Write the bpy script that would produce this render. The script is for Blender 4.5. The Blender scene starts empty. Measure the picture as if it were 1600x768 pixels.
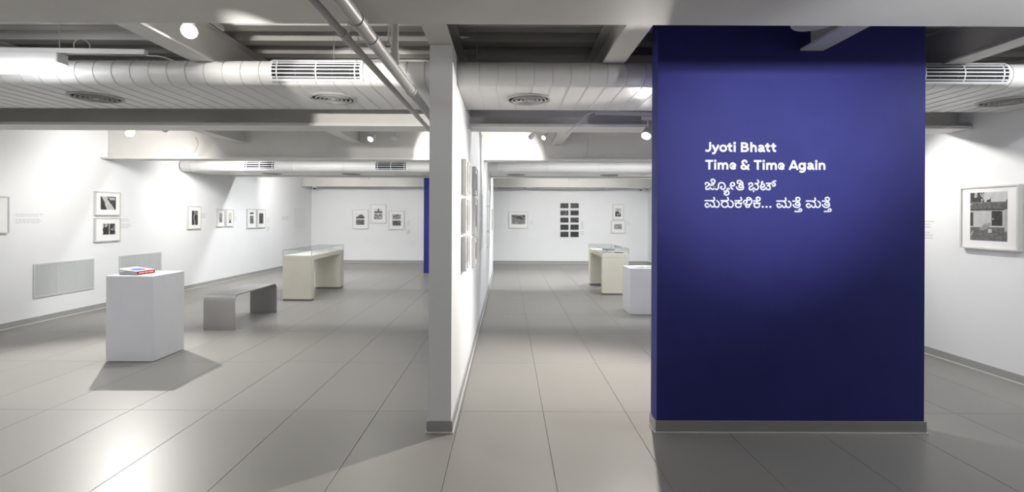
import bpy, bmesh, math, random
from mathutils import Vector, Matrix, noise
PI = math.pi
random.seed(7)
S = bpy.context.scene
COL = S.collection

# ------------------------------------------------------------------ camera, world, exposure
EYE, FPX, VX, VY = 1.418, 776.0, 793.0, 338.0
cam_d = bpy.data.cameras.new('camera')
cam_d.sensor_width = 36.0
cam_d.lens = FPX / 1600 * 36
cam_d.shift_x = (800 - VX) / 1600
cam_d.shift_y = -(384 - VY) / 1600
cam_d.clip_start = 0.05
cam = bpy.data.objects.new('camera', cam_d)
COL.objects.link(cam)
cam.location = (0, 0, EYE)
cam.rotation_euler = (PI / 2, math.radians(-0.25), 0)
S.camera = cam
w = bpy.data.worlds.new('world'); S.world = w
w.use_nodes = True
w.node_tree.nodes['Background'].inputs[0].default_value = (0.02, 0.02, 0.02, 1)
S.view_settings.view_transform = 'Standard'
S.view_settings.look = 'None'
S.view_settings.gamma = 1.0
S.view_settings.use_curve_mapping = False
S.view_settings.exposure = 0.58
FILL_W = 13.0  # power per metre of the added fill lights
SPOT_K = 1.0

# ------------------------------------------------------------------ materials
def _new(name):
    m = bpy.data.materials.new(name); m.use_nodes = True
    return m, m.node_tree, m.node_tree.nodes['Principled BSDF']

def mat(name, col, rough=0.6, metal=0.0, var=0.04, scale=6.0, bump=0.0, bscale=60.0, spec=0.5, stretch=None):
    m, nt, b = _new(name)
    tc = nt.nodes.new('ShaderNodeTexCoord')
    src = tc.outputs['Object']
    if stretch:
        mp = nt.nodes.new('ShaderNodeMapping'); mp.inputs['Scale'].default_value = stretch
        nt.links.new(src, mp.inputs['Vector']); src = mp.outputs['Vector']
    n = nt.nodes.new('ShaderNodeTexNoise'); n.inputs['Scale'].default_value = scale; n.inputs['Detail'].default_value = 4
    nt.links.new(src, n.inputs['Vector'])
    r = nt.nodes.new('ShaderNodeValToRGB')
    r.color_ramp.elements[0].position = 0.3; r.color_ramp.elements[1].position = 0.7
    r.color_ramp.elements[0].color = tuple(c * (1 - var) for c in col) + (1,)
    r.color_ramp.elements[1].color = tuple(min(1, c * (1 + var)) for c in col) + (1,)
    nt.links.new(n.outputs['Fac'], r.inputs['Fac'])
    nt.links.new(r.outputs['Color'], b.inputs['Base Color'])
    b.inputs['Roughness'].default_value = rough
    b.inputs['Metallic'].default_value = metal
    b.inputs['Specular IOR Level'].default_value = spec
    if bump:
        n2 = nt.nodes.new('ShaderNodeTexNoise'); n2.inputs['Scale'].default_value = bscale
        nt.links.new(src, n2.inputs['Vector'])
        bp = nt.nodes.new('ShaderNodeBump'); bp.inputs['Strength'].default_value = bump; bp.inputs['Distance'].default_value = 0.002
        nt.links.new(n2.outputs['Fac'], bp.inputs['Height']); nt.links.new(bp.outputs['Normal'], b.inputs['Normal'])
    return m

def emit(name, col, s):
    m, nt, b = _new(name)
    b.inputs['Base Color'].default_value = (1, 1, 1, 1)
    b.inputs['Emission Color'].default_value = col + (1,)
    b.inputs['Emission Strength'].default_value = s
    return m

M = {}
M['wall'] = mat('white_wall_paint', (0.80, 0.81, 0.82), 0.75, var=0.012, scale=2, bump=0.06, bscale=90, spec=0.25)
M['blue'] = mat('navy_wall_paint', (0.034, 0.036, 0.205), 0.62, var=0.06, scale=5, bump=0.08, bscale=120, spec=0.25)
M['floorbase'] = mat('grout', (0.15, 0.145, 0.135), 0.8)
M['skirt'] = mat('grey_skirting_laminate', (0.34, 0.34, 0.33), 0.5, var=0.03)
M['bead'] = mat('white_skirting_bead', (0.66, 0.66, 0.65), 0.45, var=0.02)
M['beam'] = mat('pale_grey_steel_paint', (0.68, 0.67, 0.645), 0.55, var=0.03, scale=3, bump=0.1, bscale=25)
M['deck'] = mat('galvanised_deck', (0.50, 0.49, 0.465), 0.45, 0.0, var=0.10, scale=2.2, stretch=(0.25, 6, 6), spec=0.5)
M['duct'] = mat('painted_duct', (0.67, 0.665, 0.65), 0.38, 0.0, var=0.03, scale=3, spec=0.5)
M['seam'] = mat('duct_seam', (0.58, 0.575, 0.56), 0.45, 0.0)
M['grille'] = mat('white_grille', (0.68, 0.69, 0.70), 0.4, var=0.02)
M['void'] = mat('dark_plenum', (0.012, 0.012, 0.014), 0.9)
M['diff'] = mat('diffuser_grey', (0.40, 0.40, 0.385), 0.45, var=0.03)
M['pipe'] = mat('grey_pipe_paint', (0.47, 0.455, 0.44), 0.42, var=0.04, scale=5)
M['track'] = mat('white_track', (0.66, 0.66, 0.66), 0.4, var=0.02)
M['slot'] = mat('dark_track_slot', (0.10, 0.10, 0.10), 0.6)
M['lamp'] = mat('white_lamp_body', (0.62, 0.62, 0.62), 0.4, var=0.02)
M['lens'] = emit('lit_lens', (1.0, 0.98, 0.96), 30.0)
M['tube'] = emit('lit_diffuser', (0.95, 0.97, 1.0), 8.0)
M['fill_emit'] = emit('lit_fill', (0.98, 0.98, 1.0), 6.0)  # glowing face of the added fill lights
M['cable'] = mat('white_cable', (0.55, 0.55, 0.54), 0.6)
M['wire'] = mat('steel_wire', (0.45, 0.45, 0.44), 0.4, 0.6)
M['pedestal'] = mat('white_pedestal_paint', (0.72, 0.72, 0.75), 0.6, var=0.015, bump=0.05)
M['cream'] = mat('cream_vitrine_laminate', (0.66, 0.63, 0.545), 0.5, var=0.02)
M['plinth'] = mat('dark_plinth', (0.17, 0.17, 0.16), 0.5)
M['tray'] = mat('vitrine_lining', (0.74, 0.73, 0.69), 0.7, var=0.02)
M['bench'] = mat('grey_powder_coat', (0.37, 0.36, 0.35), 0.34, 0.3, var=0.05, scale=30, stretch=(8, 1, 1))
M['frame'] = mat('pale_wood_frame', (0.60, 0.595, 0.58), 0.5, var=0.03)
M['mount'] = mat('white_mount_board', (0.83, 0.83, 0.82), 0.8, var=0.01)
M['wgrille'] = mat('grey_wall_grille', (0.56, 0.58, 0.58), 0.5, var=0.03)
M['caption'] = mat('grey_caption_vinyl', (0.58, 0.60, 0.62), 0.7)
M['panel'] = mat('pale_text_panel', (0.72, 0.73, 0.735), 0.7)
M['text'] = mat('white_vinyl', (0.86, 0.88, 0.92), 0.5, var=0.01)
M['red'] = mat('red_spine', (0.55, 0.02, 0.025), 0.6, spec=0.2)
M['paper'] = mat('white_paper', (0.82, 0.82, 0.81), 0.7, var=0.02)
M['pages'] = mat('grey_page_edges', (0.42, 0.43, 0.45), 0.8, var=0.2, scale=3, stretch=(1, 1, 90))
M['ink'] = mat('blue_cover_print', (0.03, 0.07, 0.32), 0.8, spec=0.1)
M['dark'] = mat('black_plastic', (0.02, 0.02, 0.022), 0.35)

# polished porcelain tile
m, nt, b = _new('porcelain_tile')
tc = nt.nodes.new('ShaderNodeTexCoord'); gm = nt.nodes.new('ShaderNodeNewGeometry')
n1 = nt.nodes.new('ShaderNodeTexNoise'); n1.inputs['Scale'].default_value = 1.1; n1.inputs['Detail'].default_value = 1.0
n2 = nt.nodes.new('ShaderNodeTexNoise'); n2.inputs['Scale'].default_value = 140.0; n2.inputs['Detail'].default_value = 2
oi = nt.nodes.new('ShaderNodeObjectInfo')
nt.links.new(gm.outputs['Position'], n1.inputs['Vector']); nt.links.new(gm.outputs['Position'], n2.inputs['Vector'])
add = nt.nodes.new('ShaderNodeMath'); add.operation = 'MULTIPLY_ADD'; add.inputs[1].default_value = 0.25; add.inputs[2].default_value = 0
nt.links.new(n2.outputs['Fac'], add.inputs[0])
a2 = nt.nodes.new('ShaderNodeMath'); a2.operation = 'ADD'; nt.links.new(add.outputs[0], a2.inputs[0]); nt.links.new(n1.outputs['Fac'], a2.inputs[1])
a3 = nt.nodes.new('ShaderNodeMath'); a3.operation = 'MULTIPLY_ADD'; a3.inputs[1].default_value = 0.12
nt.links.new(oi.outputs['Random'], a3.inputs[0]); nt.links.new(a2.outputs[0], a3.inputs[2])
rp = nt.nodes.new('ShaderNodeValToRGB')
rp.color_ramp.elements[0].position = 0.2; rp.color_ramp.elements[0].color = (0.246, 0.238, 0.220, 1)
rp.color_ramp.elements[1].position = 1.0; rp.color_ramp.elements[1].color = (0.270, 0.261, 0.242, 1)
nt.links.new(a3.outputs[0], rp.inputs['Fac']); nt.links.new(rp.outputs['Color'], b.inputs['Base Color'])
rr = nt.nodes.new('ShaderNodeMapRange'); rr.inputs[3].default_value = 0.37; rr.inputs[4].default_value = 0.41
nt.links.new(n1.outputs['Fac'], rr.inputs[0]); nt.links.new(rr.outputs[0], b.inputs['Roughness'])
b.inputs['Specular IOR Level'].default_value = 0.33
M['tile'] = m

# photographic prints: colour comes from the print's own colour attribute (flat print)
m, nt, b = _new('photo_print')
at = nt.nodes.new('ShaderNodeAttribute'); at.attribute_name = 'ink'
nt.links.new(at.outputs['Color'], b.inputs['Base Color']); b.inputs['Roughness'].default_value = 0.45
M['print'] = m
# clear acrylic
m, nt, b = _new('clear_acrylic')
nt.nodes.remove(b)
tr = nt.nodes.new('ShaderNodeBsdfTransparent'); tr.inputs[0].default_value = (0.985, 0.99, 0.985, 1)
gl = nt.nodes.new('ShaderNodeBsdfGlossy'); gl.inputs['Roughness'].default_value = 0.03
lw = nt.nodes.new('ShaderNodeLayerWeight'); lw.inputs[0].default_value = 0.5
pw = nt.nodes.new('ShaderNodeMath'); pw.operation = 'POWER'; pw.inputs[1].default_value = 5.0
nt.links.new(lw.outputs['Facing'], pw.inputs[0])
fr = nt.nodes.new('ShaderNodeMath'); fr.operation = 'MULTIPLY_ADD'; fr.inputs[1].default_value = 0.6; fr.inputs[2].default_value = 0.03
nt.links.new(pw.outputs[0], fr.inputs[0])
mx = nt.nodes.new('ShaderNodeMixShader')
nt.links.new(fr.outputs[0], mx.inputs[0]); nt.links.new(tr.outputs[0], mx.inputs[1]); nt.links.new(gl.outputs[0], mx.inputs[2])
nt.links.new(mx.outputs[0], nt.nodes['Material Output'].inputs['Surface'])
M['glass'] = m
M['gedge'] = mat('acrylic_edge', (0.30, 0.33, 0.32), 0.3)

# ------------------------------------------------------------------ mesh helpers
class MB:
    def __init__(s): s.v = []; s.f = []
    def add(s, v, f):
        o = len(s.v); s.v += [tuple(p) for p in v]; s.f += [tuple(i + o for i in q) for q in f]; return s
    def box(s, x0, x1, y0, y1, z0, z1):
        return s.add([(x0, y0, z0), (x1, y0, z0), (x1, y1, z0), (x0, y1, z0), (x0, y0, z1), (x1, y0, z1), (x1, y1, z1), (x0, y1, z1)],
                     [(3, 2, 1, 0), (4, 5, 6, 7), (0, 1, 5, 4), (1, 2, 6, 5), (2, 3, 7, 6), (3, 0, 4, 7)])
    def bbox(s, x0, x1, y0, y1, z0, z1, b=0.004):
        # chamfered vertical and top edges
        def ring(z, i): return [(x0 + i + b, y0 + i, z), (x1 - i - b, y0 + i, z), (x1 - i, y0 + i + b, z), (x1 - i, y1 - i - b, z),
                                (x1 - i - b, y1 - i, z), (x0 + i + b, y1 - i, z), (x0 + i, y1 - i - b, z), (x0 + i, y0 + i + b, z)]
        v = ring(z0, 0) + ring(z1 - b, 0) + ring(z1, b)
        f = [tuple(reversed(range(8))), tuple(range(16, 24))]
        for k in (0, 8):
            for i in range(8):
                j = (i + 1) % 8; f.append((k + i, k + j, k + 8 + j, k + 8 + i))
        return s.add(v, f)
    def prism(s, prof, axis, a0, a1, cap=True):
        """prof: 2D polygon; axis 'x': prof=(y,z); 'y': prof=(x,z); 'z': prof=(x,y)"""
        def P(p, a): return {'x': (a, p[0], p[1]), 'y': (p[0], a, p[1]), 'z': (p[0], p[1], a)}[axis]
        n = len(prof)
        v = [P(p, a0) for p in prof] + [P(p, a1) for p in prof]
        f = [(i, (i + 1) % n, n + (i + 1) % n, n + i) for i in range(n)]
        if cap: f += [tuple(reversed(range(n))), tuple(range(n, 2 * n))]
        return s.add(v, f)
    def lathe(s, prof, n=24, mtx=None, close=False):
        """prof: (r,z) about local z"""
        v = []; f = []; k = len(prof)
        for i in range(n):
            a = 2 * PI * i / n
            for r, z in prof: v.append(Vector((r * math.cos(a), r * math.sin(a), z)))
        if mtx is not None: v = [mtx @ p for p in v]
        m = k if close else k - 1
        for i in range(n):
            j = (i + 1) % n
            for q in range(m):
                q2 = (q + 1) % k
                f.append((i * k + q, j * k + q, j * k + q2, i * k + q2))
        return s.add(v, f)
    def tube(s, pts, r, n=10, cap=True):
        pts = [Vector(p) for p in pts]; v = []; f = []
        up = None
        for i, p in enumerate(pts):
            t = (pts[min(i + 1, len(pts) - 1)] - pts[max(i - 1, 0)]).normalized()
            if up is None:
                up = Vector((0, 0, 1)) if abs(t.z) < 0.9 else Vector((1, 0, 0))
            a = t.cross(up).normalized(); up = a.cross(t).normalized()
            for k in range(n):
                an = 2 * PI * k / n
                v.append(p + (a * math.cos(an) + up * math.sin(an)) * r)
        for i in range(len(pts) - 1):
            for k in range(n):
                l = (k + 1) % n; f.append((i * n + k, i * n + l, (i + 1) * n + l, (i + 1) * n + k))
        if cap:
            f.append(tuple(range(n))); f.append(tuple(range((len(pts) - 1) * n, len(pts) * n)))
        return s.add(v, f)
    def mesh(s, name):
        me = bpy.data.meshes.new(name); me.from_pydata(s.v, [], s.f); me.validate()
        bm = bmesh.new(); bm.from_mesh(me); bmesh.ops.recalc_face_normals(bm, faces=bm.faces); bm.to_mesh(me); bm.free()
        return me
    def build(s, name, m, parent=None, smooth=False, label=None):
        me = s.mesh(name); me.materials.append(m)
        if smooth:
            for p in me.polygons: p.use_smooth = True
            try: me.set_sharp_from_angle(angle=math.radians(35))
            except Exception: pass
        o = bpy.data.objects.new(name, me); COL.objects.link(o)
        if parent: o.parent = parent
        if label: o['label'] = label
        return o

def tag(o, label=None, cat=None, group=None, kind=None):
    if label: o['label'] = label
    if cat: o['category'] = cat
    if group: o['group'] = group
    if kind: o['kind'] = kind
    return o

def thing(name, label, cat, loc=(0, 0, 0), rz=0.0, group=None):
    o = bpy.data.objects.new(name, None); COL.objects.link(o)
    o.location = loc; o.rotation_euler = (0, 0, rz); o.empty_display_size = 0.1
    return tag(o, label, cat, group)

def link_copy(src, parent, loc=None):
    c = src.copy(); COL.objects.link(c); c.parent = parent
    if loc is not None: c.location = loc
    return c

def at(px, py, Y):
    """a point of the photograph at depth Y, in metres (used to survey positions)"""
    t = math.radians(0.25); dx, dy = px - VX, py - VY
    u, v = dx * math.cos(t) + dy * math.sin(t), -dx * math.sin(t) + dy * math.cos(t)
    return Vector((u / FPX * Y, Y, EYE - v / FPX * Y))

def smooth_path(pts, seg=6):
    """Catmull-Rom through 2D/3D points"""
    P = [Vector(p) for p in pts]
    if len(P) < 3: return P
    Q = [2 * P[0] - P[1]] + P + [2 * P[-1] - P[-2]]
    out = []
    for i in range(1, len(Q) - 2):
        p0, p1, p2, p3 = Q[i - 1], Q[i], Q[i + 1], Q[i + 2]
        for k in range(seg):
            t = k / seg
            out.append(0.5 * ((2 * p1) + (p2 - p0) * t + (2 * p0 - 5 * p1 + 4 * p2 - p3) * t * t + (3 * p1 - p0 - 3 * p2 + p3) * t ** 3))
    out.append(P[-1])
    return out

# ------------------------------------------------------------------ room shell
def xl(Y): return -6.19 + (Y - 6.06) * 0.0266
def xr(Y): return 4.41 - (Y - 4.5) * 0.0142
RL, RR = PI / 2 - 0.0266, -PI / 2 + 0.0142
YB, YF, ZT, ZD = 15.07, -3.5, 2.90, 2.78

def structure(name, mb, m, label=None):
    return tag(mb.build(name, m), label, kind='structure')
structure('wall_left', MB().prism([(xl(YF) - 0.2, YF), (xl(YF), YF), (xl(YB), YB), (xl(YB) - 0.2, YB)], 'z', 0, ZT), M['wall'], 'long white gallery wall hung with small framed photographs')
structure('wall_right', MB().prism([(xr(YF), YF), (xr(YF) + 0.2, YF), (xr(YB) + 0.2, YB), (xr(YB), YB)], 'z', 0, ZT), M['wall'], 'white gallery wall beside the navy wall')
structure('wall_back', MB().box(xl(YB) - 0.3, xr(YB) + 0.3, YB, YB + 0.2, 0, ZT), M['wall'], 'white end wall of the gallery')
structure('wall_front', MB().box(xl(YF) - 0.3, xr(YF) + 0.3, YF - 0.2, YF, 0, ZT), M['wall'], 'white wall at the entrance end')
floor = structure('floor', MB().box(-6.7, 4.8, YF, YB, -0.06, -0.008), M['floorbase'], 'grey porcelain tile floor')
tile_me = None
for i in range(-11, 8):
    for j in range(-1, 11):
        x0 = 0.265 + 0.6 * i; y0 = 2.416 + 1.2 * j
        if x0 + 0.6 < -6.3 or x0 > 4.45 or y0 > YB: continue
        if tile_me is None:
            a, bb, c = 0.2987, 0.5987, 0.0010
            mb = MB()
            v = [(-a, -bb, -0.012), (a, -bb, -0.012), (a, bb, -0.012), (-a, bb, -0.012),
                 (-a, -bb, -c), (a, -bb, -c), (a, bb, -c), (-a, bb, -c),
                 (-a + c, -bb + c, 0), (a - c, -bb + c, 0), (a - c, bb - c, 0), (-a + c, bb - c, 0)]
            f = [(8, 9, 10, 11)] + [(k + p, k + (p + 1) % 4, k + 4 + (p + 1) % 4, k + 4 + p) for k in (0, 4) for p in range(4)]
            mb.add(v, f)
            o = mb.build('tile', M['tile'], floor); tile_me = o.data
        else:
            o = bpy.data.objects.new('tile', tile_me); COL.objects.link(o); o.parent = floor
        o.location = (x0 + 0.3, y0 + 0.6, 0)
MB().box(-6.7, 4.8, YF, 1.2145, -0.008, 0.0).build('plain_tiling', M['tile'], floor)

# corrugated deck
prof = []; y = YF; per, dp = 0.31, 0.065
y = 3.56 - per * 23
while y < YB + 0.1:
    prof += [(y, ZD), (y + 0.115, ZD), (y + 0.150, ZD + dp), (y + per - 0.035, ZD + dp)]
    y += per
v = []; f = []
for p in prof: v += [(-6.75, p[0], p[1]), (4.8, p[0], p[1])]
for i in range(len(prof) - 1): f.append((2 * i, 2 * i + 1, 2 * i + 3, 2 * i + 2))
o = MB().add(v, f)
y0, y1 = prof[0][0], prof[-1][0]
o.box(-6.75, 4.8, y0, y1, ZD + dp + 0.002, ZD + dp + 0.05)
structure('ceiling', o, M['deck'], 'corrugated metal deck ceiling')

def baseboard(name, path, side, h=0.078, label=None):
    """path: 2D points in plan, offset to `side` (+1 left of travel)"""
    P = [Vector(p) for p in path]
    def off(d):
        out = []
        for i, p in enumerate(P):
            ns = []
            if i > 0: t = (P[i] - P[i - 1]).normalized(); ns.append(Vector((-t.y, t.x)) * side)
            if i < len(P) - 1: t = (P[i + 1] - P[i]).normalized(); ns.append(Vector((-t.y, t.x)) * side)
            n = sum(ns, Vector((0, 0)))
            if len(ns) == 2: n = n / (1 + ns[0].dot(ns[1]))
            out.append(p + n * d)
        return out
    def strip(d0, d1, z0, z1):
        a, b2 = off(d0), off(d1); mb = MB()
        for i in range(len(P) - 1):
            mb.add([(a[i].x, a[i].y, z0), (a[i + 1].x, a[i + 1].y, z0), (b2[i + 1].x, b2[i + 1].y, z0), (b2[i].x, b2[i].y, z0),
                    (a[i].x, a[i].y, z1), (a[i + 1].x, a[i + 1].y, z1), (b2[i + 1].x, b2[i + 1].y, z1), (b2[i].x, b2[i].y, z1)],
                   [(0, 1, 2, 3), (4, 5, 6, 7), (0, 1, 5, 4), (1, 2, 6, 5), (2, 3, 7, 6), (3, 0, 4, 7)])
        return mb
    o = strip(0.0005, 0.010, 0.001, h).build(name, M['skirt'])
    tag(o, label, kind='structure')
    strip(0.010, 0.017, 0.001, 0.010).build('bead', M['bead'], o)
    return o
baseboard('baseboard_left', [(xl(YF), YF), (xl(YB), YB)], -1)
baseboard('baseboard_right', [(xr(YF), YF), (xr(YB), YB)], 1)
baseboard('baseboard_back', [(xl(YB) + 0.02, YB), (xr(YB) - 0.02, YB)], -1)

# main beam stations (near, far edge of bottom flange)
ZB = EYE + 0.85
BEAMS = [(1.925, 2.20), (4.70, 5.00), (7.50, 7.80), (10.75, 11.05), (14.30, 14.60)]
ZJ = 2.518
# partition with notches for beams and ducts
PX0, PX1, PY0, PY1, PZ = -0.5140, -0.3646, 3.256, 12.60, 2.54
D1 = dict(y0=3.62, y1=4.38, zb=EYE + 0.94, r=0.09)
D2 = dict(y0=9.30, y1=10.10, zb=EYE + 0.82, r=0.10)
g = 0.004
cuts = [(D1['y0'] - D1['r'] - g, D1['y1'] + D1['r'] + g, D1['zb'] - g), (4.70 - g, 5.0 + g, ZB - g), (7.5 - g, 7.8 + g, ZB - g),
        (D2['y0'] - D2['r'] - g, D2['y1'] + D2['r'] + g, D2['zb'] - g), (10.75 - g, 11.05 + g, ZB - g)]
poly = [(PY0, 0), (PY0, PZ)]
mbp = MB(); ys = PY0
for a, bb, z in cuts:
    mbp.box(PX0, PX1, ys, a, 0, PZ); mbp.box(PX0, PX1, a, bb, 0, z); ys = bb
mbp.box(PX0, PX1, ys, PY1, 0, PZ)
bm = bmesh.new(); me = mbp.mesh('tmp'); bm.from_mesh(me)
bmesh.ops.remove_doubles(bm, verts=bm.verts, dist=1e-5); bm.to_mesh(me); bm.free()
me.materials.append(M['wall'])
o = bpy.data.objects.new('wall_partition', me); COL.objects.link(o)
tag(o, 'white freestanding partition wall seen end on', kind='structure')
baseboard('baseboard_partition', [(PX1, PY1), (PX1, PY0), (PX0, PY0), (PX0, PY1)], 1)
# navy walls
BX0, BX1, BY0, BY1 = 0.988, 2.752, 3.275, 3.405
structure('wall_navy', MB().box(BX0, BX1, BY0, BY1, 0, ZD - 0.002), M['blue'], 'navy blue title wall with white lettering')
baseboard('baseboard_navy', [(BX0, BY1), (BX0, BY0), (BX1, BY0), (BX1, BY1), (BX0, BY1)], -1, 0.080)
structure('wall_navy_end', MB().box(-2.09, PX0 - 0.003, 12.40, 12.55, 0, EYE + 1.03), M['blue'], 'narrow navy blue wall beyond the partition')

# ------------------------------------------------------------------ beams and joists
ords = ['nearest the entrance, crossing above the navy title wall', 'crossing just beyond the wide duct with oval grilles', 'third along the hall, with cables hanging on its web',
        'fourth along the hall, beyond the small far duct', 'against the white end wall']
for i, (a, bb) in enumerate(BEAMS):
    c = (a + bb) / 2
    t = thing('main_beam', 'deep pale grey steel beam ' + ords[i], 'beam', (0, c, ZB), group='main beams across the hall')
    x0, x1 = xl(c) + 0.01, xr(c) - 0.01; h = (bb - a) / 2
    MB().box(x0, x1, -h, h, 0, 0.026).build('bottom_flange', M['beam'], t)
    MB().box(x0, x1, -0.012, 0.012, 0.026, ZD - ZB - 0.028).build('web', M['beam'], t)
    MB().box(x0, x1, -h, h, ZD - ZB - 0.028, ZD - ZB - 0.002).build('top_flange', M['beam'], t)

def joist(x, y0, y1, z=ZJ, label=None):
    t = thing('ceiling_joist', label or 'pale grey steel joist running lengthwise under the corrugated deck', 'joist', (x, (y0 + y1) / 2, z), group='lengthwise joists under the deck')
    L = (y1 - y0) / 2; H = ZD - z - 0.002
    MB().box(-0.076, 0.076, -L, L, 0, 0.014).build('bottom_flange', M['beam'], t)
    MB().box(-0.007, 0.007, -L, L, 0.014, H - 0.014).build('web', M['beam'], t)
    MB().box(-0.076, 0.076, -L, L, H - 0.014, H).build('top_flange', M['beam'], t)
for x, l in ((-4.05, 'pale grey steel joist above the suspended floodlight track'), (-2.19, 'pale grey steel joist carrying the spotlight track'),
             (0.755, 'pale grey steel joist between partition and navy wall, before the ribbed duct'), (3.19, 'pale grey steel joist over the aisle right of the navy wall')):
    joist(x, 2.08, 4.83, ZJ, l)
joist(-0.4393, 2.08, 4.83, PZ + 0.002, 'pale grey steel joist resting along the top of the partition')
joist(2.0, 2.08, BY0 - 0.002, ZJ, 'short steel joist butting into the navy title wall')
for x, l in ((-4.05, 'steel joist beyond the ribbed duct, nearest the long wall'), (-2.30, 'steel joist beyond the ribbed duct, left of a small bright spotlight'),
             (0.755, 'steel joist beyond the ribbed duct, over the corridor spotlight')):
    joist(x, 4.87, 7.63, ZJ, l)
joist(-0.4393, 4.87, 7.63, PZ + 0.002, 'steel joist along the partition top, beyond the ribbed duct')

# ------------------------------------------------------------------ ducts
def stadium(y0, y1, zb, r, n=10):
    zc = zb + r
    p = []
    for k in range(n + 1):
        a = -PI / 2 - PI * k / n; p.append((y0 + r * math.cos(a), zc + r * math.sin(a)))
    for k in range(n + 1):
        a = PI / 2 - PI * k / n; p.append((y1 + r * math.cos(a), zc + r * math.sin(a)))
    return p
def diffuser(parent, x, y, z, r):
    d = MB().lathe([(r, 0.0), (r * 1.0, -0.006), (r * 0.9, -0.014), (r * 0.86, -0.004), (r * 0.86, 0.0)], 32).build('diffuser', M['diff'], parent, True)
    d.location = (x, y, z)
    for k in range(4):
        q = r * (0.76 - 0.17 * k)
        MB().lathe([(q, -0.017), (q - 0.008, -0.017), (q - r * 0.06, -0.002), (q - r * 0.06 + 0.006, -0.001)], 32, close=True).build('cone_ring', M['diff'], d, True)
    MB().lathe([(0.001, -0.0005), (r * 0.86, -0.0005)], 32).build('throat', M['void'], d)
    MB().lathe([(0.001, -0.018), (r * 0.12, -0.018), (r * 0.14, -0.004), (0.001, -0.004)], 20).build('centre_cap', M['diff'], d, True)
def grille(parent, x0, x1, D, nsl=6):
    r = D['r'] + 0.004; yc = D['y0']; zc = D['zb'] + D['r'] - D['zb']
    a0, a1 = PI - math.radians(62), PI + math.radians(38)
    def P(a, rr): return (yc - D['yo'] + rr * math.cos(a), zc + rr * math.sin(a))
    def band(b0, b1, r0, r1, xa, xb, n=4):
        pr = [P(b0 + (b1 - b0) * k / n, r1) for k in range(n + 1)] + [P(b1 + (b0 - b1) * k / n, r0) for k in range(n + 1)]
        return MB().prism(pr, 'x', xa, xb)
    gr = band(a0, a1, r - 0.003, r, x0, x1, 12).build('grille', M['void'], parent)
    e = math.radians(7)
    band(a0 - e, a0 + math.radians(3), r - 0.002, r + 0.006, x0 - 0.02, x1 + 0.02).build('grille_border', M['grille'], gr)
    band(a1 - math.radians(3), a1 + e, r - 0.002, r + 0.006, x0 - 0.02, x1 + 0.02).build('grille_border', M['grille'], gr)
    band(a0 - e, a1 + e, r - 0.002, r + 0.006, x0 - 0.02, x0, 12).build('grille_border', M['grille'], gr)
    band(a0 - e, a1 + e, r - 0.002, r + 0.006, x1, x1 + 0.02, 12).build('grille_border', M['grille'], gr)
    for xm in (x0 + 0.035, (x0 + x1) / 2, x1 - 0.035):
        band(a0, a1, r, r + 0.007, xm - 0.004, xm + 0.004, 12).build('mullion', M['grille'], gr)
    for k in range(nsl):
        a = a0 + (a1 - a0) * (k + 0.7) / (nsl + 0.4)
        band(a - math.radians(2.4), a + math.radians(2.4), r, r + 0.006, x0, x1, 1).build('slat', M['grille'], gr)
def duct(D, label, grilles, diffs, rings, nsl):
    yc = (D['y0'] + D['y1']) / 2; D['yo'] = yc
    t = thing('air_duct', label, 'air duct', (0, yc, D['zb']), group='flat oval ducts across the hall')
    st = [(p[0] - yc, p[1] - D['zb']) for p in stadium(D['y0'], D['y1'], D['zb'], D['r'])]
    x0, x1 = xl(yc) + 0.015, xr(yc) - 0.015
    MB().prism(st, 'x', x0, x1).build('duct_body', M['duct'], t, True)
    # standing seams round the duct
    st2 = [(p[0] - yc, p[1] - D['zb']) for p in stadium(D['y0'], D['y1'], D['zb'] - 0.004, D['r'] + 0.004)]
    n = len(st); first = None
    for x in rings:
        if x < x0 + 0.03 or x > x1 - 0.03 or PX0 - 0.03 < x < PX1 + 0.03: continue
        if first is None:
            mb = MB()
            v = [(-0.003, p[0], p[1]) for p in st] + [(-0.0015, p[0], p[1]) for p in st2] + [(0.0015, p[0], p[1]) for p in st2] + [(0.003, p[0], p[1]) for p in st]
            f = []
            for k in range(3):
                for i in range(n): f.append((k * n + i, k * n + (i + 1) % n, (k + 1) * n + (i + 1) % n, (k + 1) * n + i))
            first = mb.add(v, f).build('seam', M['seam'], t); first.location = (x, 0, 0)
        else: link_copy(first, t, (x, 0, 0))
    for a, bb in grilles: grille(t, a, bb, D, nsl)
    for x, yy, r in diffs: diffuser(t, x, yy - yc, 0, r)
rings1 = [-6.1 + 0.131 * k for k in range(82)]
duct(D1, 'wide flat oval duct with ribbed seams, crossing near the navy wall', [(-1.68, -1.055), (2.93, 3.555)],
     [(-3.29, 3.97, 0.185), (-1.395, 3.97, 0.185), (0.168, 3.97, 0.185), (3.98, 3.97, 0.185)], rings1, 6)
rings2 = [-5.9 + 0.95 * k for k in range(11)]
duct(D2, 'far flat oval duct beyond the third steel beam', [(-4.88, -4.33), (-2.45, -1.885)],
     [(-4.62, 9.72, 0.185), (-3.06, 9.72, 0.185), (0.16, 9.72, 0.185), (1.99, 9.72, 0.185)], rings2, 4)
def hanger(x, y, z0, z1, l):
    o = MB().tube([(0, 0, 0), (0, 0, z1 - z0)], 0.0025, 6).build('duct_hanger', M['wire']); o.location = (x, y, z0)
    tag(o, 'thin steel hanger wire holding the ribbed duct ' + l, 'hanger', 'wires holding the duct')
for x, l in ((-2.52, 'near the suspended track end'), (-1.285, 'above its slotted grille'), (-0.23, 'close to the partition')):
    hanger(x, 3.66, D1['zb'] + 0.178, ZD, l)

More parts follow.
